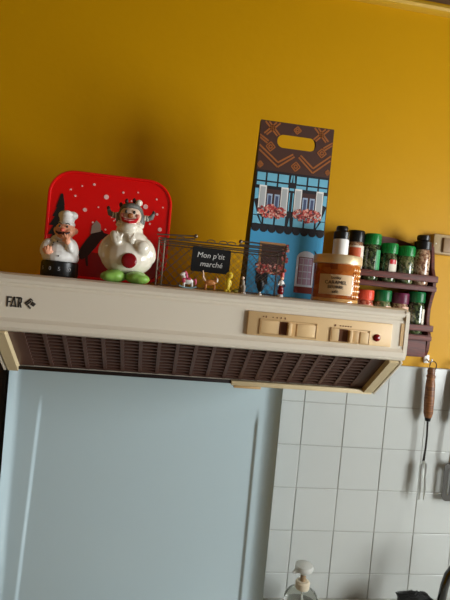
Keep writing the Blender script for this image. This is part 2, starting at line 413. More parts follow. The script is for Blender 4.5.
box('slider_plate', (-.0910, YP, .1895), (.0115, .0022, .017), TAN, cp, bev=.0006)
box('slider_gap', (-.0785, YP, .1895), (.0130, .0014, .0178), BROWNP, cp)
box('slider_knob', (-.0690, YP-.003, .189), (.0050, .009, .0175), TAN, cp, bev=.001)
box('slider_plate', (-.0600, YP, .189), (.0110, .0026, .0165), TAN2, cp, bev=.0015)
box('slider_plate', (-.0460, YP, .1885), (.0130, .0022, .0165), TAN, cp, bev=.0006)
lathe('indicator_lamp', [(.0055, 0), (.0055, .0015), (.004, .003), (0, .0036)], REDL, cp).matrix_local = Matrix.Translation((-.0262, YP+.001, .1905)) @ Matrix.Rotation(PI/2, 4, 'X')
def marks(bm):
    for x, h in ((-.196, .0028), (-.186, .0016), (-.180, .002), (-.174, .0024), (-.168, .0028), (-.2, .0018)): a_poly(bm, rect(x-.0008, x+.0008, .2062-h/2, .2062+h/2), YP-.0002, YP+.002)
    for x, h in ((-.092, .003), (-.084, .0016), (-.080, .0016), (-.076, .0016), (-.072, .0016), (-.068, .0016)): a_poly(bm, rect(x-.0011, x+.0011, .2032-h/2, .2032+h/2), YP-.0002, YP+.002)
mk('printed_marks', BROWNP, cp, marks, smooth=False)['kind'] = 'stuff'
# maker's lettering FAR and its diamond
YB = -.3903
def far(bm):
    z0, z1 = .1905, .2045; s = .0017
    def P(*q): a_poly(bm, list(q), YB-.0003, YB+.0012)
    P(*rect(-.5518, -.5497, z0, z1)); P(*rect(-.5497, -.5455, z1-.0023, z1)); P(*rect(-.5497, -.5466, z0+.0058, z0+.0078))
    P((-.5470, z0), (-.5450, z0), (-.5418, z1), (-.5436, z1)); P((-.5436, z1), (-.5414, z1), (-.5386, z0), (-.5407, z0)); P(*rect(-.5452, -.5404, z0+.0005, z0+.0023))
    P(*rect(-.5374, -.5354, z0, z1)); P(*rect(-.5400, -.5332, z1-.0022, z1)); P(*rect(-.5340, -.5321, z0+.0066, z1-.001)); P(*rect(-.5354, -.5332, z0+.0056, z0+.0074)); P((-.5354, z0+.0056), (-.5340, z0), (-.5319, z0), (-.5336, z0+.0062))
mk('lettering', INK, hd, far, smooth=False)
def dia(bm):
    cx, cz = -.5215, .1968
    def P(*q): a_poly(bm, [(cx+a, cz+b) for a, b in q], YB-.0003, YB+.0012)
    P((-.0075, .0004), (-.0058, -.0012), (.0002, .0046), (0, .0074)); P((-.0055, -.0016), (-.0042, -.003), (.0014, .0026), (.0004, .0044))
    P((-.0036, -.0034), (.0004, -.0072), (.0018, -.0058), (-.0022, -.0018)); P((0, -.001), (.0045, -.0038), (.0076, .0002), (.0026, .0034)); P((.0006, .0052), (.0030, .0038), (.0036, .0046), (.0004, .0074))
mk('emblem', INK, hd, dia, smooth=False)
hd.location = (0, 0, 0)

# ------------------------------------------------------------------ things on the hood
# red tin
t = thing('biscuit_tin', 'red rounded biscuit tin printed with snowflakes and a dark fir tree', 'tin', (-.4478, -.195, TOP))
TX, TZ = .1045, .182; yT = -.018
bm = bmesh.new(); a_poly(bm, rrect(-TX, TX, .0, TZ, .042), -.016, .018)
link('body', fin(bm, 'body'), RED, t, True, 30)
def bead(bm):
    r = rrect(-TX+.0015, TX-.0015, .0015, TZ-.0015, .041); r.append(r[0]); a_tube(bm, [(x, -.016, z) for x, z in r], .0026, 6)
mk('rim', RED, t, bead)
poly('dark_band', rrect(-TX+.016, TX-.012, .004, .046, .004), -.0165, -.0155, mat('tin_dark_red', (140, 10, 14), .35), t)
def tree(bm):
    for k in range(7):
        z = .024+.0155*k; wd = .034*(1-k/7.6)
        a_poly(bm, [(max(-.1, -.083-wd), z), (-.083+wd, z), (-.082+wd*.25, z+.024), (-.082-wd*.25, z+.024)], -.0167-.00004*k, -.0155)
    a_poly(bm, [(-.087, .122), (-.076, .122), (-.0805, .142)], -.0172, -.0155)
mk('tree_print', TREE, t, tree, smooth=False)
for x, z, r in ((-.03, .163, .0022), (.055, .112, .0), (-.008, .144, .0042), (-.042, .118, .0034), (-.060, .140, .0018), (-.068, .150, .0015), (.020, .155, .0018), (.060, .135, .0042), (.081, .124, .0022),
                    (-.027, .098, .0016), (.078, .150, .0016), (-.088, .108, .0016), (.088, .098, .0036), (-.050, .158, .0014), (.070, .106, .0018), (-.005, .088, .0016), (.045, .158, .0014), (.035, .142, .0015), (.09, .137, .0015), (-.02, .125, .0014)):
    if r: poly('snowflake_print', circ(x, z, r, 10), -.0168, -.0155, SNOW, t)
def snow(bm):
    for k in range(8):
        a = PI*k/4; L = .0095 if k % 2 == 0 else .0075
        a_poly(bm, strip((.013, .110), (.013+L*math.cos(a), .110+L*math.sin(a)), .0011), -.0168, -.0155)
        a_poly(bm, circ(.013+L*math.cos(a), .110+L*math.sin(a), .0011, 6), -.01685, -.0155)
    a_poly(bm, circ(.013, .110, .0026, 8), -.0169, -.0155)
mk('snowflake_print', SNOW, t, snow, smooth=False)
def bird(bm):
    a_poly(bm, [(-.050, .026), (-.040, .022), (-.030, .030), (-.020, .044), (-.010, .060), (-.006, .070), (-.010, .076), (-.020, .078), (-.028, .068), (-.036, .056), (-.044, .042)], -.0170, -.0155)
    a_poly(bm, [(-.010, .060), (.004, .064), (.002, .070), (-.008, .072)], -.0169, -.0155)
    a_poly(bm, [(-.036, .030), (-.032, .012), (-.029, .012), (-.031, .032)], -.0168, -.0155)
mk('bird_print', DBIRD, t, bird, smooth=False).location.z = .010
shapes('bird_cap_print', [[(-.029, .068), (-.012, .074), (-.014, .086), (-.021, .092), (-.028, .082)]], -.0173, -.0155, mat('cap_print', (150, 130, 116), .5), t).location.z = .010

# chef kitchen timer
t = thing('chef_timer', 'small chef figurine kitchen timer with white hat and black dial base', 'timer', (-.5025, -.315, TOP))
lathe('dial_base', [(.0265, 0), (.0272, .002), (.0270, .021), (.0255, .0225), (0, .0225)], BLACK, t, n=36)
for k, s in enumerate(('5', '0', '5', '10')):
    text('numeral', s, (0, 0, .011), 0.0080, mat('dial_numeral', (172, 174, 178), .5), t, bend=.0271, rotz=math.radians(-42+28*k))
fuse('jacket', [((0, 0, .030), (.0272, .0262, .016)), ((0, 0, .040), (.0245, .023, .018)), ((0, .001, .053), (.0175, .016, .012)),
                ((-.019, -.010, .042), (.0085, .009, .014), (0, .3, 0)), ((.020, -.010, .043), (.008, .009, .015), (0, -.25, 0)), ((.0175, -.020, .047), (.0055, .006, .011), (0, -.3, 0))], WHITE, t)
hd2 = fuse('head', [((0, -.002, .070), (.0150, .0140, .0130)), ((-.008, -.011, .067), (.0062, .0055, .0058)), ((.008, -.011, .067), (.0062, .0055, .0058)), ((0, -.008, .060), (.010, .008, .0065)),
            ((-.0152, 0, .070), (.003, .003, .0045)), ((.0152, 0, .070), (.003, .003, .0045))], SKIN, t, .0009, 4)
ell('nose', (0, -.0185, .069), (.0034, .0036, .003), mat('ruddy_nose', (214, 104, 80), .4), hd2)
for s in (-1, 1):
    ell('eye', (s*.0055, -.0150, .0745), (.0014, .0012, .0018), INK, hd2)
    tube('moustache', [(s*.0008, -.0182, .0648), (s*.005, -.0182, .0636), (s*.009, -.0165, .0655), (s*.0105, -.015, .068)], [.0016, .0019, .0013, .0005], mat('moustache_brown', (58, 26, 20), .5), hd2)
    tube('eyebrow', [(s*.003, -.0155, .0785), (s*.006, -.0152, .0795), (s*.009, -.0135, .0783)], .0007, INK, hd2, 6)
ell('mouth', (0.001, -.0168, .0608), (.0024, .0014, .0022), INK, hd2)
hat = fuse('hat', [((0, -.001, .079), (.0125, .0120, .007)), ((0, -.001, .086), (.0110, .0108, .009)), ((-.0062, 0, .0925), (.0075, .0080, .0066)), ((.0075, 0, .0930), (.0078, .0080, .0064)), ((0, -.005, .0940), (.0085, .008, .0060)), ((0, .005, .0940), (.0085, .008, .0060))], WHITE, t, .0010, 5)
hd2.location.x = .0045; hat.location.x = .0055
h = fuse('hand', [((-.0125, -.0245, .036), (.0058, .0048, .0052)), ((-.0085, -.0265, .0385), (.0022, .0022, .0052), (0, .2, 0)), ((-.0118, -.0275, .0395), (.0020, .0020, .0054)), ((-.0150, -.0270, .0385), (.0020, .0020, .0050), (0, -.2, 0)), ((-.0175, -.0250, .036), (.0019, .0019, .0044), (0, -.5, 0)), ((-.0075, -.0250, .0345), (.0021, .002, .004), (0, .9, 0))], SKIN, t, .0008, 2)
h = fuse('hand', [((.0145, -.0240, .0525), (.0042, .0042, .0058), (0, -.3, 0)), ((.0115, -.0240, .0590), (.0016, .0018, .0058), (0, -.45, 0)), ((.0088, -.0235, .0580), (.0016, .0017, .0056), (0, -.75, 0)), ((.0138, -.0235, .0585), (.0015, .0017, .0050), (0, -.1, 0)), ((.0162, -.0232, .0570), (.0014, .0016, .0042), (0, .2, 0)), ((.0098, -.0235, .0535), (.0036, .0018, .0016), (0, -.4, 0))], SKIN, t, .0007, 2)
for x, z in ((-.006, .049), (-.0005, .0515), (.004, .030), (-.006, .0455)): ell('button', (x, -.0262+.08*max(0, z-.035)*4, z), (.0012, .0012, .0012), INK, t, u=8, v=6)
tube('collar', [(-.011, -.008, .0565), (-.006, -.0155, .0535), (0, -.018, .052), (.006, -.0155, .0535), (.011, -.008, .0565)], .0022, WHITE, t)
t.rotation_euler = (0, 0, math.radians(-4))

# clown figurine
t = thing('clown_figurine', 'glazed white clown figurine with red belly disc and green shoes', 'figurine', (-.4035, -.325, TOP))
for s in (-1, 1):
    fuse('shoe', [((s*.016+.0015, -.018, .0090), (.0170, .019, .0098)), ((s*.0225+.0015, -.026, .0075), (.0135, .012, .0078)), ((s*.010+.0015, -.004, .011), (.013, .016, .010))], GREEN, t, .0012, 5)
fuse('body', [((0, 0, .040), (.0405, .034, .031)), ((0, .001, .057), (.033, .029, .025)), ((0, .002, .078), (.0205, .018, .017)),
              ((-.0285, -.006, .052), (.0125, .014, .021), (0, .45, 0)), ((.0285, -.006, .050), (.0130, .015, .021), (0, -.42, 0)),
              ((-.017, -.024, .064), (.0080, .009, .012), (0, -.5, 0)), ((.0215, -.024, .053), (.0120, .011, .0115)), ((0, -.016, .082), (.013, .010, .008)), ((-.012, -.002, .016), (.013, .016, .012)), ((.012, -.002, .016), (.013, .016, .012))], CERAM, t, .0014, 7)
ell('belly_disc', (.0055, -.0345, .0325), (.0112, .0030, .0112), DRED, t)
for s in (-1, 1):
    fuse('hand', [((s*.010-.003, -.0285, .069), (.0050, .0045, .0058), (0, s*.4, 0)), ((s*.006-.003, -.0300, .0725), (.0019, .0019, .0045), (0, -s*.7, 0)), ((s*.0075-.003, -.0305, .070), (.0019, .0019, .0045), (0, -s*1.0, 0)), ((s*.0075-.003, -.0305, .067), (.0018, .0019, .0042), (0, -s*1.2, 0)), ((s*.010-.003, -.0300, .0640), (.0017, .0018, .0038), (0, -s*1.4, 0)), ((s*.012-.003, -.029, .0755), (.0019, .0018, .004), (0, s*.2, 0))], CERAM, t, .0008, 3)
def ruff(bm):
    n = 26; pts = []
    for k in range(n+1):
        a = 2*PI*k/n; r = .0165+.0018*math.cos(9*a); pts.append((r*math.cos(a), -.002+.9*r*math.sin(a), .0915+.0014*math.sin(9*a)))
    a_tube(bm, pts, .0038, 8)
mk('collar', CERAM, t, ruff).location.z = -.004
hdc = fuse('head', [((0, -.003, .104), (.0165, .015, .0165)), ((-.007, -.012, .099), (.007, .006, .007)), ((.007, -.012, .099), (.007, .006, .007)), ((0, -.010, .094), (.009, .008, .006)), ((.0175, -.001, .103), (.003, .004, .005)), ((-.0175, -.001, .103), (.003, .004, .005))], SKINL, t, .0009, 4)
fuse('hair', [((0, .004, .111), (.0185, .0155, .0155)), ((-.0150, .003, .100), (.0070, .010, .013)), ((.0150, .003, .100), (.0070, .010, .013)), ((0, -.004, .1185), (.014, .011, .006))], GREYH, t, .0010, 4)
ell('nose', (.001, -.0205, .1035), (.0042, .0042, .0040), mat('nose_tan', (150, 92, 52), .25), hdc)
tube('mouth', [(-.0118, -.0140, .1015), (-.0085, -.0190, .0965), (0, -.0212, .0945), (.0085, -.0190, .0965), (.0118, -.0140, .1015)], [.0016, .0031, .0038, .0031, .0016], MRED, hdc, 8)
tube('teeth', [(-.0075, -.0212, .0972), (0, -.0238, .0955), (.0075, -.0212, .0972)], .0009, WHITE, hdc, 6)
for s in (-1, 1):
    ell('eye', (s*.006, -.0168, .1095), (.0018, .0014, .0028), INK, hdc)
    ell('cheek', (s*.0112, -.0152, .1040), (.0036, .0026, .0034), mat('cheek_pink', (214, 130, 110), .3), hdc)
    bm = bmesh.new(); a_tube(bm, [(s*.016, .002, .106), (s*.024, .001, .104), (s*.031, .0, .1065), (s*.0335, 0, .112)], [.0038, .0042, .0040, .0026], 10)
    br = link('braid', fin(bm, 'braid'), GREYH, t)
    for q in (.25, .55): 
        x = .019+.013*q
        mk('braid_band', CERAM, br, a_tube, [(s*(x-.0012), .0012, .1048), (s*(x+.0012), .001, .1048)], .0046, 10)
    ell('braid_tip', (s*.0338, 0, .1140), (.0024, .0024, .0034), INK, br)
ell('pompom', (.0105, .0, .1265), (.0055, .0055, .0050), CERAM, t)
for x, z in ((-.008, .1275), (-.016, .121), (.003, .1295)): ell('hair_tuft', (x, .002, z), (.0028, .0026, .0042), mat('tuft_dark', (66, 34, 34), .5), t, u=10, v=8)

for o in t.children:
    if o.name.split('.')[0] in ('head', 'hair', 'braid', 'pompom', 'hair_tuft'): o.location.z -= .0045

for o in t.children:
    if o.name.split('.')[0] == 'hand': o.location.z -= .005

# house-shaped gift bag
t = thing('gift_bag', 'tall cardboard gift bag printed as a blue half-timbered house, with cut-out handle', 'bag', (-.1265, -.20, TOP))
BW, BH = .0695, .318; zr = .228; zf = .122        # half width, height, roof edge, timber edge
hole = rrect(-.036, .0375, .2720, .2960, .0118)[::-1]
plate('roof_panel', [rect(-BW, BW, zr, BH), hole], 0, .0008, ROOFB, t)
poly('facade_panel', rect(-BW, BW, zf, zr), -.0004, .0004, TIMB, t)
poly('shopfront_panel', rect(-BW, BW, 0, zf), -.0004, .0004, BLUE, t)
ang_b = math.atan2(.0675, BH)
bk = plate('back_panel', [rect(-BW, BW, 0, BH), rrect(-.0355, .0385, .2775, .3060, .0125)[::-1]], 0, .0008, BAGSIDE, t)
bk.location = (0, .072, 0); bk.rotation_euler = (ang_b, 0, 0)
for s in (-1, 1):
    def gus(bm, s=s):
        pts = [(0.0006, 0), (.036, 0), (.0715, 0), (.012, BH), (.0062, BH-.02), (.0006, BH)]
        a_prof(bm, [(.0006, 0), (.0715, 0), (.0042, BH-.002), (.0006, BH-.002)], s*BW-.0004, s*BW+.0004)
    mk('gusset', BAGSIDE, t, gus, smooth=False)
poly('base', rect(-BW, BW, 0, .0008), .001, .071, BAGSIDE, t)
y0, y1 = -.0009, -.0003
def clampq(q): return [(max(-BW+.0003, min(BW-.0003, a)), max(zr, min(BH-.0006, b))) for a, b in q]
def prints(nm, segs, wd=.0030): shapes(nm, [clampq(strip(a, b, wd)) for a, b in segs], y0, y1, ORNG, t)
for dz in (0, .0085):
    prints('zigzag_print', [((-.068, .264+dz), (-.031, .236+dz)), ((-.031, .236+dz), (-.004+.003*(dz == 0), (.2585 if dz == 0 else .2625))), ((.010-.003*(dz == 0), (.2585 if dz == 0 else .2625)), (.036, .233+dz)), ((.036, .233+dz), (.068, .260+dz))])
for cx, cz in ((-.047, .303), (.046, .303)):
    prints('cross_print', [((cx-.014, cz+.013), (cx+.010, cz-.011)), ((cx+.014, cz+.013), (cx-.010, cz-.011)), ((cx-.007, cz+.0135), (cx+.0145, cz-.009)), ((cx+.007, cz+.0135), (cx-.0145, cz-.009))])
prints('edge_print', [((-.069, .291), (-.052, .281)), ((-.069, .286), (-.054, .277))]); prints('edge_print', [((.052, .281), (.069, .293)), ((.054, .277), (.069, .288))])
for cx, cz, r in ((-.0475, .2715, .0085), (.0500, .2715, .0085), (0, .3070, .0070), (.003, .241, .0085), (-.064, .2375, .006), (.065, .2375, .005)):
    for rr in (r, r*.45):
        q = [(cx, cz+rr), (cx+rr, cz), (cx, cz-rr), (cx-rr, cz)]
        prints('diamond_print', [(q[k], q[(k+1) % 4]) for k in range(4)], .0022)
# light blue plaster fields between dark timbers
F = []
xs = [-.0685, -.0495, -.028, -.006, .006, .028, .0495, .0685]
for k in range(7):
    a, b = xs[k]+.0016, xs[k+1]-.0016
    if k == 3:
        F += [[(a, zr-.017), (a+.003, zr-.017), (0-.0006, zr-.004), (-.0030, zr-.004)], [(b, zr-.017), (b-.003, zr-.017), (.0006, zr-.004), (.0030, zr-.004)]]
        F += [[(-.0022, zf+.008), (.0022, zf+.008), (0, zf+.024)]]
        F += [rect(-.0045, .0045, .196, .2005)]
    else:
        F += [rect(a, b, zr-.0185, zr-.0045), rect(a, b, zr-.0275, zr-.0215)]
        if k in (1, 2, 4, 5): F += [rect(a, b, zf+.0085, zf+.0265)]
for s in (-1, 1):
    F += [[(s*.0682, .146), (s*.0682, .170), (s*.0600, .146)], [(s*.0682, .174), (s*.0682, .194), (s*.062, .194), (s*.0610, .176)], [(s*.0682, zf+.008), (s*.0682, zf+.0225), (s*.061, zf+.0225), (s*.0525, zf+.008)], [(s*.0515, zf+.010), (s*.0515, zf+.0235), (s*.0575, zf+.0235)]]
    F += [[(s*.0025, .158), (s*.0025, .192), (s*.0045, .192), (s*.0045, .158)]]
F = [q if sum((q[i][0]-q[i-1][0])*(q[i][1]+q[i-1][1]) for i in range(len(q))) < 0 else q[::-1] for q in F]
shapes('plaster_print', F, y0, y1, LBLUE, t)
for cx in (-.0335, .0335):
    wn = shapes('window_print', [rect(cx-.0155, cx+.0155, .150, .1945)], y0, y1, GLASSD, t)
    shapes('pane_print', [rect(cx-.0115, cx-.002, .152, .186), rect(cx+.002, cx+.0115, .152, .186)], y0-.0002, y1, PANE, wn)
    shapes('curtain_print', [rect(cx-.0095, cx-.004, .152, .183), rect(cx+.004, cx+.0095, .152, .183)], y0-.0003, y1, mat('bag_curtain', (70, 80, 110), .5), wn)
    for s in (-1, 1):
        x0 = cx+s*.0205
        shapes('shutter_frame_print', [rect(x0-.0068, x0+.0068, .148, .2005)], y0-.0001, y1, WHITE, t)
        shapes('shutter_print', [rect(x0-.0048, x0+.0048, .151, .1975)], y0-.0003, y1, SHUT, t)
    P_ = []
    for k in range(130):
        a, r = random.uniform(0, 2*PI), math.sqrt(random.random())
        P_.append(circ(cx+.0265*r*math.cos(a), .1535+.0120*r*math.sin(a), random.uniform(.0018, .0030), 6))
    shapes('flower_print', P_, y0-.0006, y1, FLOWR, t, jit=True)
E_ = []
for k in range(9): E_.append(circ(-.0615+.01537*k, zf+.001, .0080, 10))
E_ = [[(max(-BW, min(BW, a)), b) for a, b in q] for q in E_]
shapes('awning_print', E_, y0, y1, TIMB, t)
# arched window and shop window below
def arch(cx, w_, z0, z1, n=10):
    return [(cx-w_, z0), (cx+w_, z0)]+[(cx+w_*math.cos(PI*k/n), z1+w_*.8*math.sin(PI*k/n)) for k in range(n+1)]
aw = shapes('arched_window_print', [arch(.0395, .0180, .016, .074)], y0, y1, mat('bag_pale_frame', (206, 212, 222), .5), t)
shapes('arch_shadow_print', [[(.0585, .03), (.062, .034), (.064, .07), (.061, .084), (.0545, .0905), (.0575, .078)]], y0, y1, TIMB, aw)
shapes('pane_print', [rect(.0395-.0135+.0095*i, .0395-.0135+.0095*i+.008, .026+.0125*j, .026+.0125*j+.0108) for i in range(3) for j in range(4)], y0-.0003, y1, mat('bag_pink_pane', (176, 150, 172), .5), aw)
shapes('sill_print', [rect(.0215, .0575, .010, .022)], y0-.0002, y1, mat('bag_sill', (120, 44, 36), .5), t)
shapes('lattice_print', [rect(.026, .0273, .026, .076), rect(.0515, .0530, .026, .076), rect(.026, .053, .0755, .077)], y0-.0004, y1, mat('bag_lattice', (120, 60, 66), .5), aw)
sw = shapes('shop_window_print', [rect(-.050, -.002, .040, .098)], y0, y1, mat('bag_shop_frame', (176, 128, 80), .5), t)
shapes('pane_print', [rect(-.046, -.006, .044, .094)], y0-.0002, y1, GLASSD, sw)
P_ = [circ(random.uniform(-.052, .002), random.uniform(.040, .058), random.uniform(.002, .004), 6) for k in range(50)]+[circ(-.001+random.uniform(-.006, .006), .078+random.uniform(-.016, .02), random.uniform(.002, .004), 6) for k in range(26)]
shapes('flower_print', P_, y0-.0005, y1, FLOWR, t, jit=True)
shapes('planter_print', [rect(-.052, -.030, .020, .042)], y0-.0001, y1, TIMB, t)

# wire basket and its chalkboard
t = thing('wire_basket', 'small dark wire mesh basket standing before the gift bag', 'basket', (-.2625, -.262, TOP))
bx0, bx1, by0, by1, bz = -.096, .113, -.024, .026, .070
r_ = .0009
def rail(nm, pts, r=r_): return tube(nm, pts, r, DSTEEL, t, 6)
for z in (.002, bz, bz+.007): rail('rim', [(bx0, by0, z), (bx1, by0, z), (bx1, by1, z), (bx0, by1, z), (bx0, by0, z)], .0011)
for x in (bx0, bx0+.009, bx1): 
    for y in (by0, by1): rail('post', [(x, y, 0), (x, y, bz+.007)], .0012)
def mesh_face(bm, y):
    st = .0145; x = bx0-bz
    while x < bx1:
        for s in (1, -1):
            a, b = (x, x+bz) if s > 0 else (x+bz, x)
            pa, pb = Vector((a, 0.0)), Vector((b, bz))
            ts = [0, 1]
            for lim in (bx0, bx1):
                tt = (lim-a)/(b-a); ts.append(tt)
            lo = max(0, min(ts[2], ts[3])); hi = min(1, max(ts[2], ts[3]))
            if hi-lo > .03:
                p, q = pa.lerp(pb, lo), pa.lerp(pb, hi)
                a_tube(bm, [(p.x, y, p.y), (q.x, y, q.y)], .0005, 4)
        x += st
mk('mesh_panel', DSTEEL, t, mesh_face, by0); mk('mesh_panel', DSTEEL, t, mesh_face, by1)
def side_mesh(bm, x):
    for k in range(1, 5): a_tube(bm, [(x, by0+(by1-by0)*k/5, 0), (x, by0+(by1-by0)*k/5, bz)], .0005, 4)
    for k in range(1, 5): a_tube(bm, [(x, by0, bz*k/5), (x, by1, bz*k/5)], .0005, 4)
mk('mesh_side', DSTEEL, t, side_mesh, bx0); mk('mesh_side', DSTEEL, t, side_mesh, bx1)
for xa, xb, za, zb in ((bx0-.004, -.039, .082, .0850), (bx0+.004, -.039, .074, .0805), (.034, .112, .079, .0800), (.040, .112, .085, .0835)):
    rail('handle_rod', [(xa, by0-.002, za), (xb, by0-.004, zb)], .0012)
for x, z in ((-.038, .0850), (.113, .0805), (.036, .084)): ell('knob', (x, by0-.004, z), (.0034, .0034, .0034), DSTEEL, t, u=14, v=10)
for x in (-.062, -.012, .008, .022):
    rail('scroll_wire', [(x+.0065*math.cos(2*PI*k/14), by0-.001, .079+.003*math.sin(2*PI*k/14)) for k in range(15)], .0008)

t = thing('chalkboard_sign', 'little black chalkboard sign with white handwriting, hung on the wire basket', 'sign', (-.2730, -.292, TOP+.0285))
poly('board', rrect(-.0315, .0315, 0, .0395, .0025), -.001, .001, CHALK, t)
text('handwriting', "Mon p'tit", (-.001, -.0012, .0270), .0122, CHTXT, t, shear=.15)
text('handwriting', "marché", (.001, -.0012, .0130), .0122, CHTXT, t, shear=.15)
for s in (-1, 1): tube('hook', [(s*.02, .0, .037), (s*.02, .001, .0425), (s*.02, .005, .0435), (s*.02, .0068, .040)], .0006, DSTEEL, t, 5)
t.rotation_euler = (0, .012, 0)

# tiny figures along the front edge
FZ = TOP; FY = -.338
t = thing('rocking_horse', 'tiny pink and white toy rocking horse on pale blue rockers', 'figurine', (-.3090, FY, FZ), 'tiny figures along the hood edge')
fuse('body', [((0, 0, .011), (.0080, .0045, .0048)), ((-.0065, 0, .0155), (.0032, .0030, .0065), (0, -.35, 0)), ((-.0085, 0, .0215), (.0048, .0027, .0026), (0, -.5, 0)), ((-.006, .002, .006), (.0018, .0018, .005)), ((.006, .002, .006), (.0018, .0018, .005)), ((-.006, -.002, .006), (.0018, .0018, .005)), ((.006, -.002, .006), (.0018, .0018, .005))], WHITE, t, .0007, 3)
tube('mane', [(-.0060, 0, .0255), (-.0035, 0, .0215), (-.0025, 0, .0165), (-.0030, 0, .0130)], [.0016, .0024, .0022, .0010], PINK, t)
tube('tail', [(.0078, 0, .013), (.0105, 0, .0145), (.0118, 0, .0105), (.0115, 0, .006)], [.0012, .0022, .0018, .0006], PINK, t)
box('saddle', (.0005, 0, .0148), (.0066, .0092, .0035), mat('saddle_pink', (196, 70, 96), .4), t, bev=.001)
ell('chest_mark', (-.0070, -.0030, .0120), (.0030, .0018, .0040), mat('saddle_pink', (196, 70, 96), .4), t)
for s in (-1, 1): tube('rocker', [(-.0130, s*.0032, .0036), (-.007, s*.0032, .0014), (0, s*.0032, .0010), (.007, s*.0032, .0014), (.0130, s*.0032, .0036)], .0011, LTBLUE, t)
t = thing('cat_figure', 'tiny tan toy cat with upright tail beside the yellow figure', 'figurine', (-.2755, FY, FZ), 'tiny figures along the hood edge')
fuse('body', [((0, 0, .0120), (.0085, .0038, .0048)), ((.0088, 0, .0165), (.0030, .0032, .0042)), ((-.0065, .0018, .005), (.0019, .0017, .0055)), ((-.0065, -.0018, .005), (.0019, .0017, .0055)), ((.0070, .0018, .005), (.0018, .0017, .0055)), ((.0070, -.0018, .005), (.0018, .0017, .0055))], TANC, t, .0007, 3)
tube('tail', [(-.0075, 0, .0140), (-.0110, 0, .0190), (-.0115, 0, .0250), (-.0125, 0, .0295)], [.0018, .0015, .0012, .0007], SKINL, t)
ell('face', (.0104, -.0010, .0165), (.0017, .0024, .0036), WHITE, t)
for s in (-1, 1): mk('ear', TANC, t, a_lathe, [(.0013, 0), (.0007, .002), (0, .0034)], c=(.0088, s*.0018, .0195), n=8)
t = thing('yellow_figure', 'tiny yellow toy figure with a round head', 'figurine', (-.2478, FY, FZ), 'tiny figures along the hood edge')
fuse('body', [((0, 0, .010), (.0034, .0030, .0090)), ((0, 0, .017), (.0042, .003, .0040)), ((-.0030, 0, .002), (.0028, .0035, .0020)), ((.0022, 0, .002), (.0028, .0035, .0020)), ((-.0042, 0, .0135), (.0014, .0014, .0050)), ((.0042, 0, .0135), (.0014, .0014, .0050))], YELP, t, .0006, 3)
ell('head', (.001, 0, .0258), (.0056, .0050, .0056), YELP, t)
ell('face', (.0015, -.0040, .0255), (.0034, .0014, .0032), mat('face_gold', (186, 148, 40), .4), t)
t = thing('grey_figure', 'tiny pale grey toy figure between the yellow one and the black one', 'figurine', (-.2230, FY, FZ), 'tiny figures along the hood edge')
fuse('body', [((0, 0, .0075), (.0030, .0028, .0078)), ((-.0016, 0, .0165), (.0026, .0024, .0055)), ((-.0035, 0, .012), (.0012, .0012, .004), (0, .5, 0))], mat('grey_paint', (160, 150, 136), .5), t, .0006, 3)
ell('head', (-.0024, 0, .0240), (.0024, .0024, .0026), SKINL, t)
ell('base', (.0005, 0, .0012), (.0040, .0034, .0014), WHITE, t)
t = thing('animal_figure', 'tiny olive yellow toy animal lying beside the grey figure', 'figurine', (-.2345, FY+.004, FZ), 'tiny figures along the hood edge')
fuse('body', [((0, 0, .0030), (.0044, .003, .0030)), ((.0040, 0, .0055), (.0022, .002, .0022)), ((-.0045, 0, .004), (.0018, .0012, .0012))], mat('olive_paint', (150, 140, 60), .5), t, .0006, 2)
t = thing('black_figure', 'tiny black cup-shaped toy figure on a white foot', 'figurine', (-.1972, FY, FZ), 'tiny figures along the hood edge')
lathe('foot', [(.0036, 0), (.0032, .0018), (.0014, .003), (.0014, .0055), (0, .0056)], WHITE, t, n=16)
lathe('cup', [(.0018, .005), (.0042, .008), (.0060, .014), (.0068, .0195), (.0058, .0200), (.0048, .0150), (0, .009)], BLACK, t, n=20)
ell('head', (.0005, 0, .0212), (.0038, .0036, .0032), INK, t)
t = thing('red_figure', 'tiny red and white toy figure at the right end of the row', 'figurine', (-.1645, FY, FZ), 'tiny figures along the hood edge')
lathe('foot', [(.0046, 0), (.0044, .0028), (.0036, .004), (0, .0042)], WHITE, t, n=16)
fuse('skirt', [((0, 0, .0090), (.0050, .0044, .0062)), ((0, 0, .0140), (.0042, .0038, .0050))], DRED, t, .0006, 3)
fuse('torso', [((0, 0, .0215), (.0036, .0032, .0055)), ((-.0038, -.0010, .0215), (.0014, .0014, .0044), (0, .35, 0)), ((.0036, -.001, .0210), (.0014, .0014, .0044), (0, -.35, 0))], WHITE, t, .0006, 3)
ell('head', (.0006, 0, .0295), (.0028, .0027, .0030), SKIN, t)
lathe('hat', [(.0032, 0), (.0028, .0035), (.0030, .0065), (0, .0075)], mat('hat_pink', (206, 92, 84), .5), t, (.0006, 0, .0315), n=14)
box('drum', (.0052, -.0030, .0180), (.0034, .0034, .0046), mat('drum_blue', (60, 70, 96), .5), t, bev=.0008)

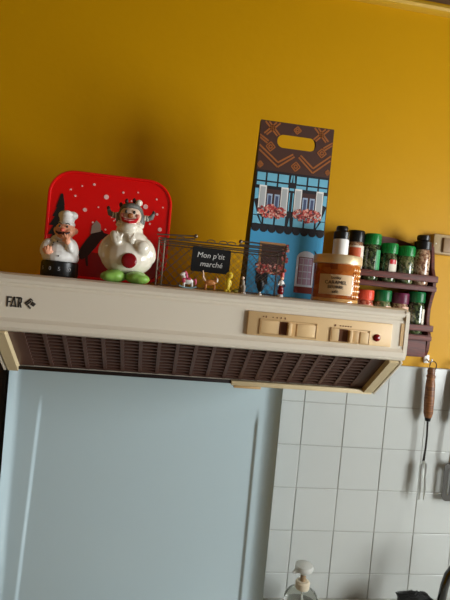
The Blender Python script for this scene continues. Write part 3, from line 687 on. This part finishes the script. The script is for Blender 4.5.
# jar of caramel
t = thing('caramel_jar', 'glass jar of amber caramel with gold lid and cream label', 'jar', (-.0720, -.325, TOP))
lathe('glass', [(.0350, 0), (.0368, .0025), (.0368, .058), (.0345, .061), (0, .061)], HONEY, t, n=44)
lathe('base_rim', [(.0362, 0), (.0376, .0012), (.0376, .0045), (.0366, .0058), (0, .0058)], mat('jar_base_glass', (226, 176, 112), .08, coat=1), t, n=44)
lathe('lid', [(.0372, .0595), (.0385, .0605), (.0385, .0715), (.0370, .0735), (.0340, .0742), (.0330, .0732), (0, .0732)], GOLD, t, n=44)
def dimples(bm):
    for k in range(4):
        a = math.radians(27+10*k)
        for j in range(6): a_ell(bm, (.0353*math.sin(a), -.0353*math.cos(a), .011+.0082*j), (.0027, .0027, .0034), u=8, v=6)
mk('facets', mat('jar_facets', (226, 160, 92), .05, coat=1), t, dimples)
def lab(bm, a0, a1, z0, z1, r, n=14):
    a = [[bm.verts.new((rr*math.sin(a0+(a1-a0)*k/n), -rr*math.cos(a0+(a1-a0)*k/n), z)) for k in range(n+1)] for rr, z in ((r, z0), (r, z1), (r-.0006, z1), (r-.0006, z0))]
    for q in range(4):
        for k in range(n): bm.faces.new((a[q][k], a[q][k+1], a[(q+1) % 4][k+1], a[(q+1) % 4][k]))
    for k in (0, n): bm.faces.new([a[q][k] for q in range(4)])
lb = mk('label', mat('jar_label', (214, 182, 140), .6), t, lab, math.radians(-62), math.radians(22), .0115, .0425, .0373)
for s, z, sz in (('Lucky', .0375, .0065), ('CARAMEL', .0300, .0078), ('BEURRE', .0230, .0070), ('salé', .0160, .0066)):
    text('lettering', s, (0, 0, z), sz, INK, lb, bend=.0374, rotz=math.radians(-20))
t.rotation_euler = (0, 0, 0)

# pepper grinder behind the jar
t = thing('pepper_grinder', 'white jar with round black cap behind the caramel jar', 'jar', (-.0376, -.24, TOP))
lathe('body', [(.0128, 0), (.0137, .002), (.0137, .110), (.0128, .113), (0, .113)], WHITE, t)
lathe('cap', [(.0135, .112), (.0140, .114), (.0140, .1245), (.0122, .1265), (.0106, .128), (.0106, .1325), (.0092, .1355), (0, .137)], BLACK, t)

# ------------------------------------------------------------------ spice rack
rk = thing('spice_rack', 'dark brown wooden two-tier wall spice rack right of the hood', 'rack', (0, -.004, .13))
RX0, RX1 = .040, .2565
def side(bm, x0, x1):
    pts = [(0, 0), (-.040, -.002), (-.056, .004), (-.062, .016), (-.064, .030), (-.064, .052), (-.058, .062), (-.053, .085), (-.053, .110), (-.058, .130), (-.064, .148), (-.064, .170), (-.060, .182), (-.052, .200), (-.048, .225), (-.042, .250), (-.024, .264), (0, .268)]
    a_prof(bm, pts, x0, x1)
mk('side', DWOOD, rk, side, RX1-.007, RX1, smooth=False); mk('side', DWOOD, rk, side, RX0, RX0+.007, smooth=False)
def crest(bm):
    p = [(RX0+.009, .200)]
    for k in range(17):
        q = k/16; p.append((RX0+.009+(RX1-RX0-.018)*q, .240+.026*math.sin(PI*q)**.7))
    p.append((RX1-.009, .200)); a_poly(bm, p, -.010, 0)
mk('back_crest', DWOOD, rk, crest, smooth=False)
for z in (.150, .040):
    box('shelf', ((RX0+RX1)/2, -.033, z+.005), (RX1-RX0-.014, .064, .010), DWOOD, rk, bev=.001)
    box('rail', ((RX0+RX1)/2, -.0675, z+.0255), (RX1-RX0+.002, .006, .0145), DWOOD, rk, bev=.002)
    box('shelf_edge', ((RX0+RX1)/2, -.0670, z+.003), (RX1-RX0-.0, .005, .011), DWOOD, rk, bev=.0015)
box('lower_board', ((RX0+RX1)/2, -.0600, .0215), (RX1-RX0-.016, .005, .043), DWOOD, rk, bev=.002)
def spice(x, zb, h, cap, content, label, r=.0182, capf=.24, band=None, bandc=LABW, name='spice_jar', grinder=False):
    t = thing(name, label, 'jar', (x, -.045, zb), 'spice jars in the wall rack')
    ch = h*capf; bh = h-ch
    lathe('contents', [(r*.94, 0), (r, .002), (r, bh*.86), (r*.90, bh*.95), (r*.86, bh), (0, bh)], content, t, n=24)
    if grinder:
        lathe('cap', [(r*.94, bh), (r*1.02, bh+.001), (r*1.02, bh+ch*.52), (r*.80, bh+ch*.58), (r*.72, bh+ch*.64), (r*.78, bh+ch*.72), (r*.76, bh+ch*.94), (r*.5, bh+ch), (0, bh+ch)], cap, t, n=24)
    else:
        bm = bmesh.new(); a_lathe(bm, [(r*.98, bh), (r*1.01, bh+.001), (r*1.01, bh+ch-.002), (r*.95, bh+ch), (0, bh+ch)], n=32)
        c = link('cap', fin(bm, 'cap'), cap, t)
        def ribs(bm):
            for k in range(28):
                a = 2*PI*k/28; a_box(bm, (r*1.01*math.cos(a), r*1.01*math.sin(a), bh+ch*.48), (.0008, .0012, ch*.72), (0, 0, a))
        mk('ribs', cap, c, ribs, smooth=False)
    if band:
        a0, a1, z0, z1 = band
        l = mk('label', bandc, t, lab, math.radians(a0), math.radians(a1), bh*z0, bh*z1, r+.0007)
    return t
SH, SL = .2905, .1805
spice(.0695, SH, .1060, BLACK, SPICE, 'black-capped spice jar with orange and white label on upper shelf', band=(-80, 70, .1, .9))
t = spice(.1090, SH, .1030, GCAP, HERB, 'tallest bright green capped herb jar on upper shelf beside black-capped jar', capf=.23, band=(10, 62, .15, .85), bandc=mat('label_green', (60, 150, 90), .5))
t = spice(.1505, SH, .0860, GCAP, HERB, 'green capped jar with red and white label, middle of upper shelf', capf=.26, band=(-20, 45, .35, .75), bandc=LABW)
t = spice(.1915, SH, .0840, GCAP, HERB2, 'green capped jar of pale herbs next to the black grinder on upper shelf', capf=.27)
t = spice(.2290, SH, .1140, BLACK, SPICE, 'spice grinder jar with stepped black top at right end of upper shelf', capf=.30, name='spice_grinder', grinder=True)
t = spice(.1045, SL, .0880, RCAP, RSPICE, 'orange-red capped spice jar on lower shelf', capf=.25, band=(-70, 60, .3, .85), bandc=mat('label_pink', (206, 140, 116), .5))
t = spice(.1460, SL, .0910, DGCAP, HERB2, 'green capped jar on lower shelf between orange and purple caps', capf=.27, band=(0, 70, .4, .85), bandc=mat('label_salmon', (222, 176, 148), .5))
t = spice(.1880, SL, .0885, PCAP, SPICE, 'purple capped spice jar on lower shelf', capf=.27, band=(-10, 60, .45, .9), bandc=mat('label_salmon', (222, 176, 148), .5))
t = spice(.2272, SL, .0945, DGCAP, HERB, 'dark green capped herb jar at right end of lower shelf', capf=.25, band=(20, 60, .2, .8), bandc=LABW)
# second colour on two labels
for o in list(C.objects):
    if o.get('label', '').startswith('black-capped spice jar'): mk('label_patch', mat('label_orange', (206, 92, 50), .5), o, lab, math.radians(-60), math.radians(20), .038, .068, .0195)
    if o.get('label', '').startswith('green capped jar with red'): mk('label_patch', MRED, o, lab, math.radians(-15), math.radians(30), .040, .050, .0195)

# beige box on the wall at the right
t = thing('wall_socket', 'beige plastic electrical box on yellow wall right of the spice rack', 'socket', (.300, 0, .392))
box('housing', (0, -.011, 0), (.064, .022, .046), BEIGEB, t, bev=.003)
box('shade_patch', (.008, -.0245, -.002), (.036, .006, .034), mat('beige_dark', (150, 122, 88), .5), t, bev=.002)  # darker raised patch, colours in the brown shadow on the box
for s in (-1, 1): ell('screw', (s*.026, -.022, 0), (.002, .0012, .002), STEEL, t, u=10, v=6)

# ------------------------------------------------------------------ utensils on hooks
def hook(x, z, label):
    t = thing('wall_hook', label, 'hook', (x, 0, z), 'white hooks above the tiles')
    box('plate', (0, -.003, .004), (.013, .006, .020), WHITE, t, bev=.002)
    tube('prong', [(0, -.005, .004), (0, -.014, -.001), (0, -.022, -.002), (0, -.027, .003), (0, -.027, .007)], .0020, WHITE, t)
hook(.2905, .116, 'white wall hook holding the wooden-handled fork')
hook(.3670, .116, 'white wall hook beyond the fork, holding the slotted turner')
t = thing('serving_fork', 'two-pronged steel fork with turned wooden handle hanging on the tiles', 'fork', (.2912, -.027, .114))
tube('ring', [(.0085*math.sin(2*PI*k/18)+.0045, .0015, -.0070+.0105*math.cos(2*PI*k/18)) for k in range(19)], .0012, mat('dark_ring', (60, 46, 34), .4, metal=.6), t, 6)
lathe('handle', [(.005, -.130), (.0078, -.128), (.0105, -.118), (.0113, -.085), (.0104, -.050), (.0086, -.036), (.0102, -.033), (.0102, -.030), (.0080, -.027), (.0088, -.018), (.0070, -.012), (0, -.0105)], HWOOD, t, n=20)
lathe('ferrule', [(.0036, -.1375), (.0062, -.136), (.0074, -.127), (0, -.1265)], BLACK, t, n=16)
tube('shaft', [(0, 0, -.133), (.001, 0, -.17), (.0, 0, -.20), (-.003, 0, -.232)], [.0024, .0022, .0022, .0030], mat('dark_shaft', (70, 66, 62), .3, metal=.8), t)
tube('prong_bridge', [(-.0085, 0, -.250), (-.0080, 0, -.240), (-.003, 0, -.231), (.002, 0, -.240), (.0026, 0, -.250)], .0040, STEEL, t)
for x0, x1 in ((-.0085, -.0098), (.0026, .0024)):
    tube('prong', [(x0, 0, -.248), (x0-.0004, -.001, -.275), ((x0+x1)/2, -.004, -.300), (x1, -.003, -.322)], [.0040, .0038, .0032, .0012], STEEL, t)
t.rotation_euler = (0, -.03, 0)
t = thing('slotted_turner', 'dark steel slotted turner hanging at the right edge of the tiles', 'turner', (.3675, -.027, .114))
tube('ring', [(.0065*math.sin(2*PI*k/18), .0015, -.0055+.0085*math.cos(2*PI*k/18)) for k in range(19)], .0010, DSTEEL, t, 6)
lathe('handle', [(.006, -.140), (.0100, -.132), (.0112, -.085), (.0098, -.040), (.0070, -.016), (0, -.0125)], mat('dark_handle', (60, 44, 34), .4), t, n=20)
tube('shaft', [(0, 0, -.136), (-.003, 0, -.18), (-.006, 0, -.232)], [.0026, .0024, .0028], DSTEEL, t)
pl_ = plate('blade', [rrect(-.036, .036, -.046, .046, .012)]+[rrect(-.0255+.015*k, -.0185+.015*k, -.030, .030, .0033)[::-1] for k in range(4)], 0, .0016, mat('blade_steel', (96, 94, 90), .35, metal=.85), t)
pl_.location = (.0215, .004, -.280)
tube('neck', [(-.006, 0, -.228), (.002, .002, -.236), (.018, .003, -.240)], [.0030, .0036, .0044], DSTEEL, t)

# ------------------------------------------------------------------ on the worktop
t = thing('soap_dispenser', 'clear soap dispenser bottle with whitish pump by the tiles', 'dispenser', (.0095, -.085, ZC))
lathe('bottle', [(.034, 0), (.0365, .003), (.0375, .040), (.0365, .052), (.031, .062), (.019, .0685), (.0135, .071), (.0135, .075), (0, .075)], CLEAR, t, n=32)
lathe('soap', [(.031, .004), (.033, .010), (.033, .030), (0, .030)], mat('soap_liquid', (206, 206, 196), .2, trans=.6), t, n=24)
lathe('collar', [(.0150, .073), (.0155, .075), (.0155, .086), (.0125, .089), (0, .089)], mat('pump_collar', (206, 192, 166), .45), t, n=24)
lathe('stem', [(.0060, .088), (.0060, .108), (0, .108)], mat('pump_stem', (150, 126, 96), .45), t, n=16)
lathe('pump_head', [(.0080, .104), (.0095, .107), (.0190, .113), (.0205, .118), (.0185, .1235), (.010, .1265), (0, .127)], PUMPW, t, n=24)
tube('spout', [(0, 0, .112), (-.018, -.004, .1125), (-.0245, -.005, .108)], [.006, .005, .0036], PUMPW, t)
tube('dip_tube', [(0, 0, .07), (.004, 0, .006)], .0018, PUMPW, t, 6)

t = thing('scrubbing_brush', 'black scrubbing brush on the worktop between dispenser and tap', 'brush', (.2625, -.10, ZC))
box('block', (0, 0, .030), (.066, .036, .060), BLACK, t, bev=.006)
def bris(bm):
    for i in range(17):
        for j in range(8):
            x, y = -.036+.0045*i, -.015+.0043*j; h = .069+random.uniform(-.0015, .0015)-.004*abs(i-8)/8
            a_tube(bm, [(x*.86, y, .055), (x, y, h)], [.0012, .0019], 4)
bo = mk('bristles', BLACK, t, bris, smooth=False); bo['kind'] = 'stuff'

t = thing('tap', 'glossy black curved tap spout at the lower right corner', 'tap', (.306, -.125, ZC))
lathe('base', [(.024, 0), (.024, .006), (.015, .010), (.012, .020), (0, .021)], BLACK, t)
tube('spout', [(0, 0, .012), (0, 0, .040), (.0025, 0, .070), (.007, 0, .105), (.013, 0, .128), (.027, -.002, .152), (.050, -.010, .166), (.078, -.022, .166), (.100, -.034, .150), (.108, -.038, .125)], .0088, mat('black_gloss', (10, 10, 11), .1, coat=1), t, 16)
tube('lever', [(.010, -.008, .015), (.030, -.020, .030), (.055, -.032, .034)], [.005, .0045, .006], BLACK, t)
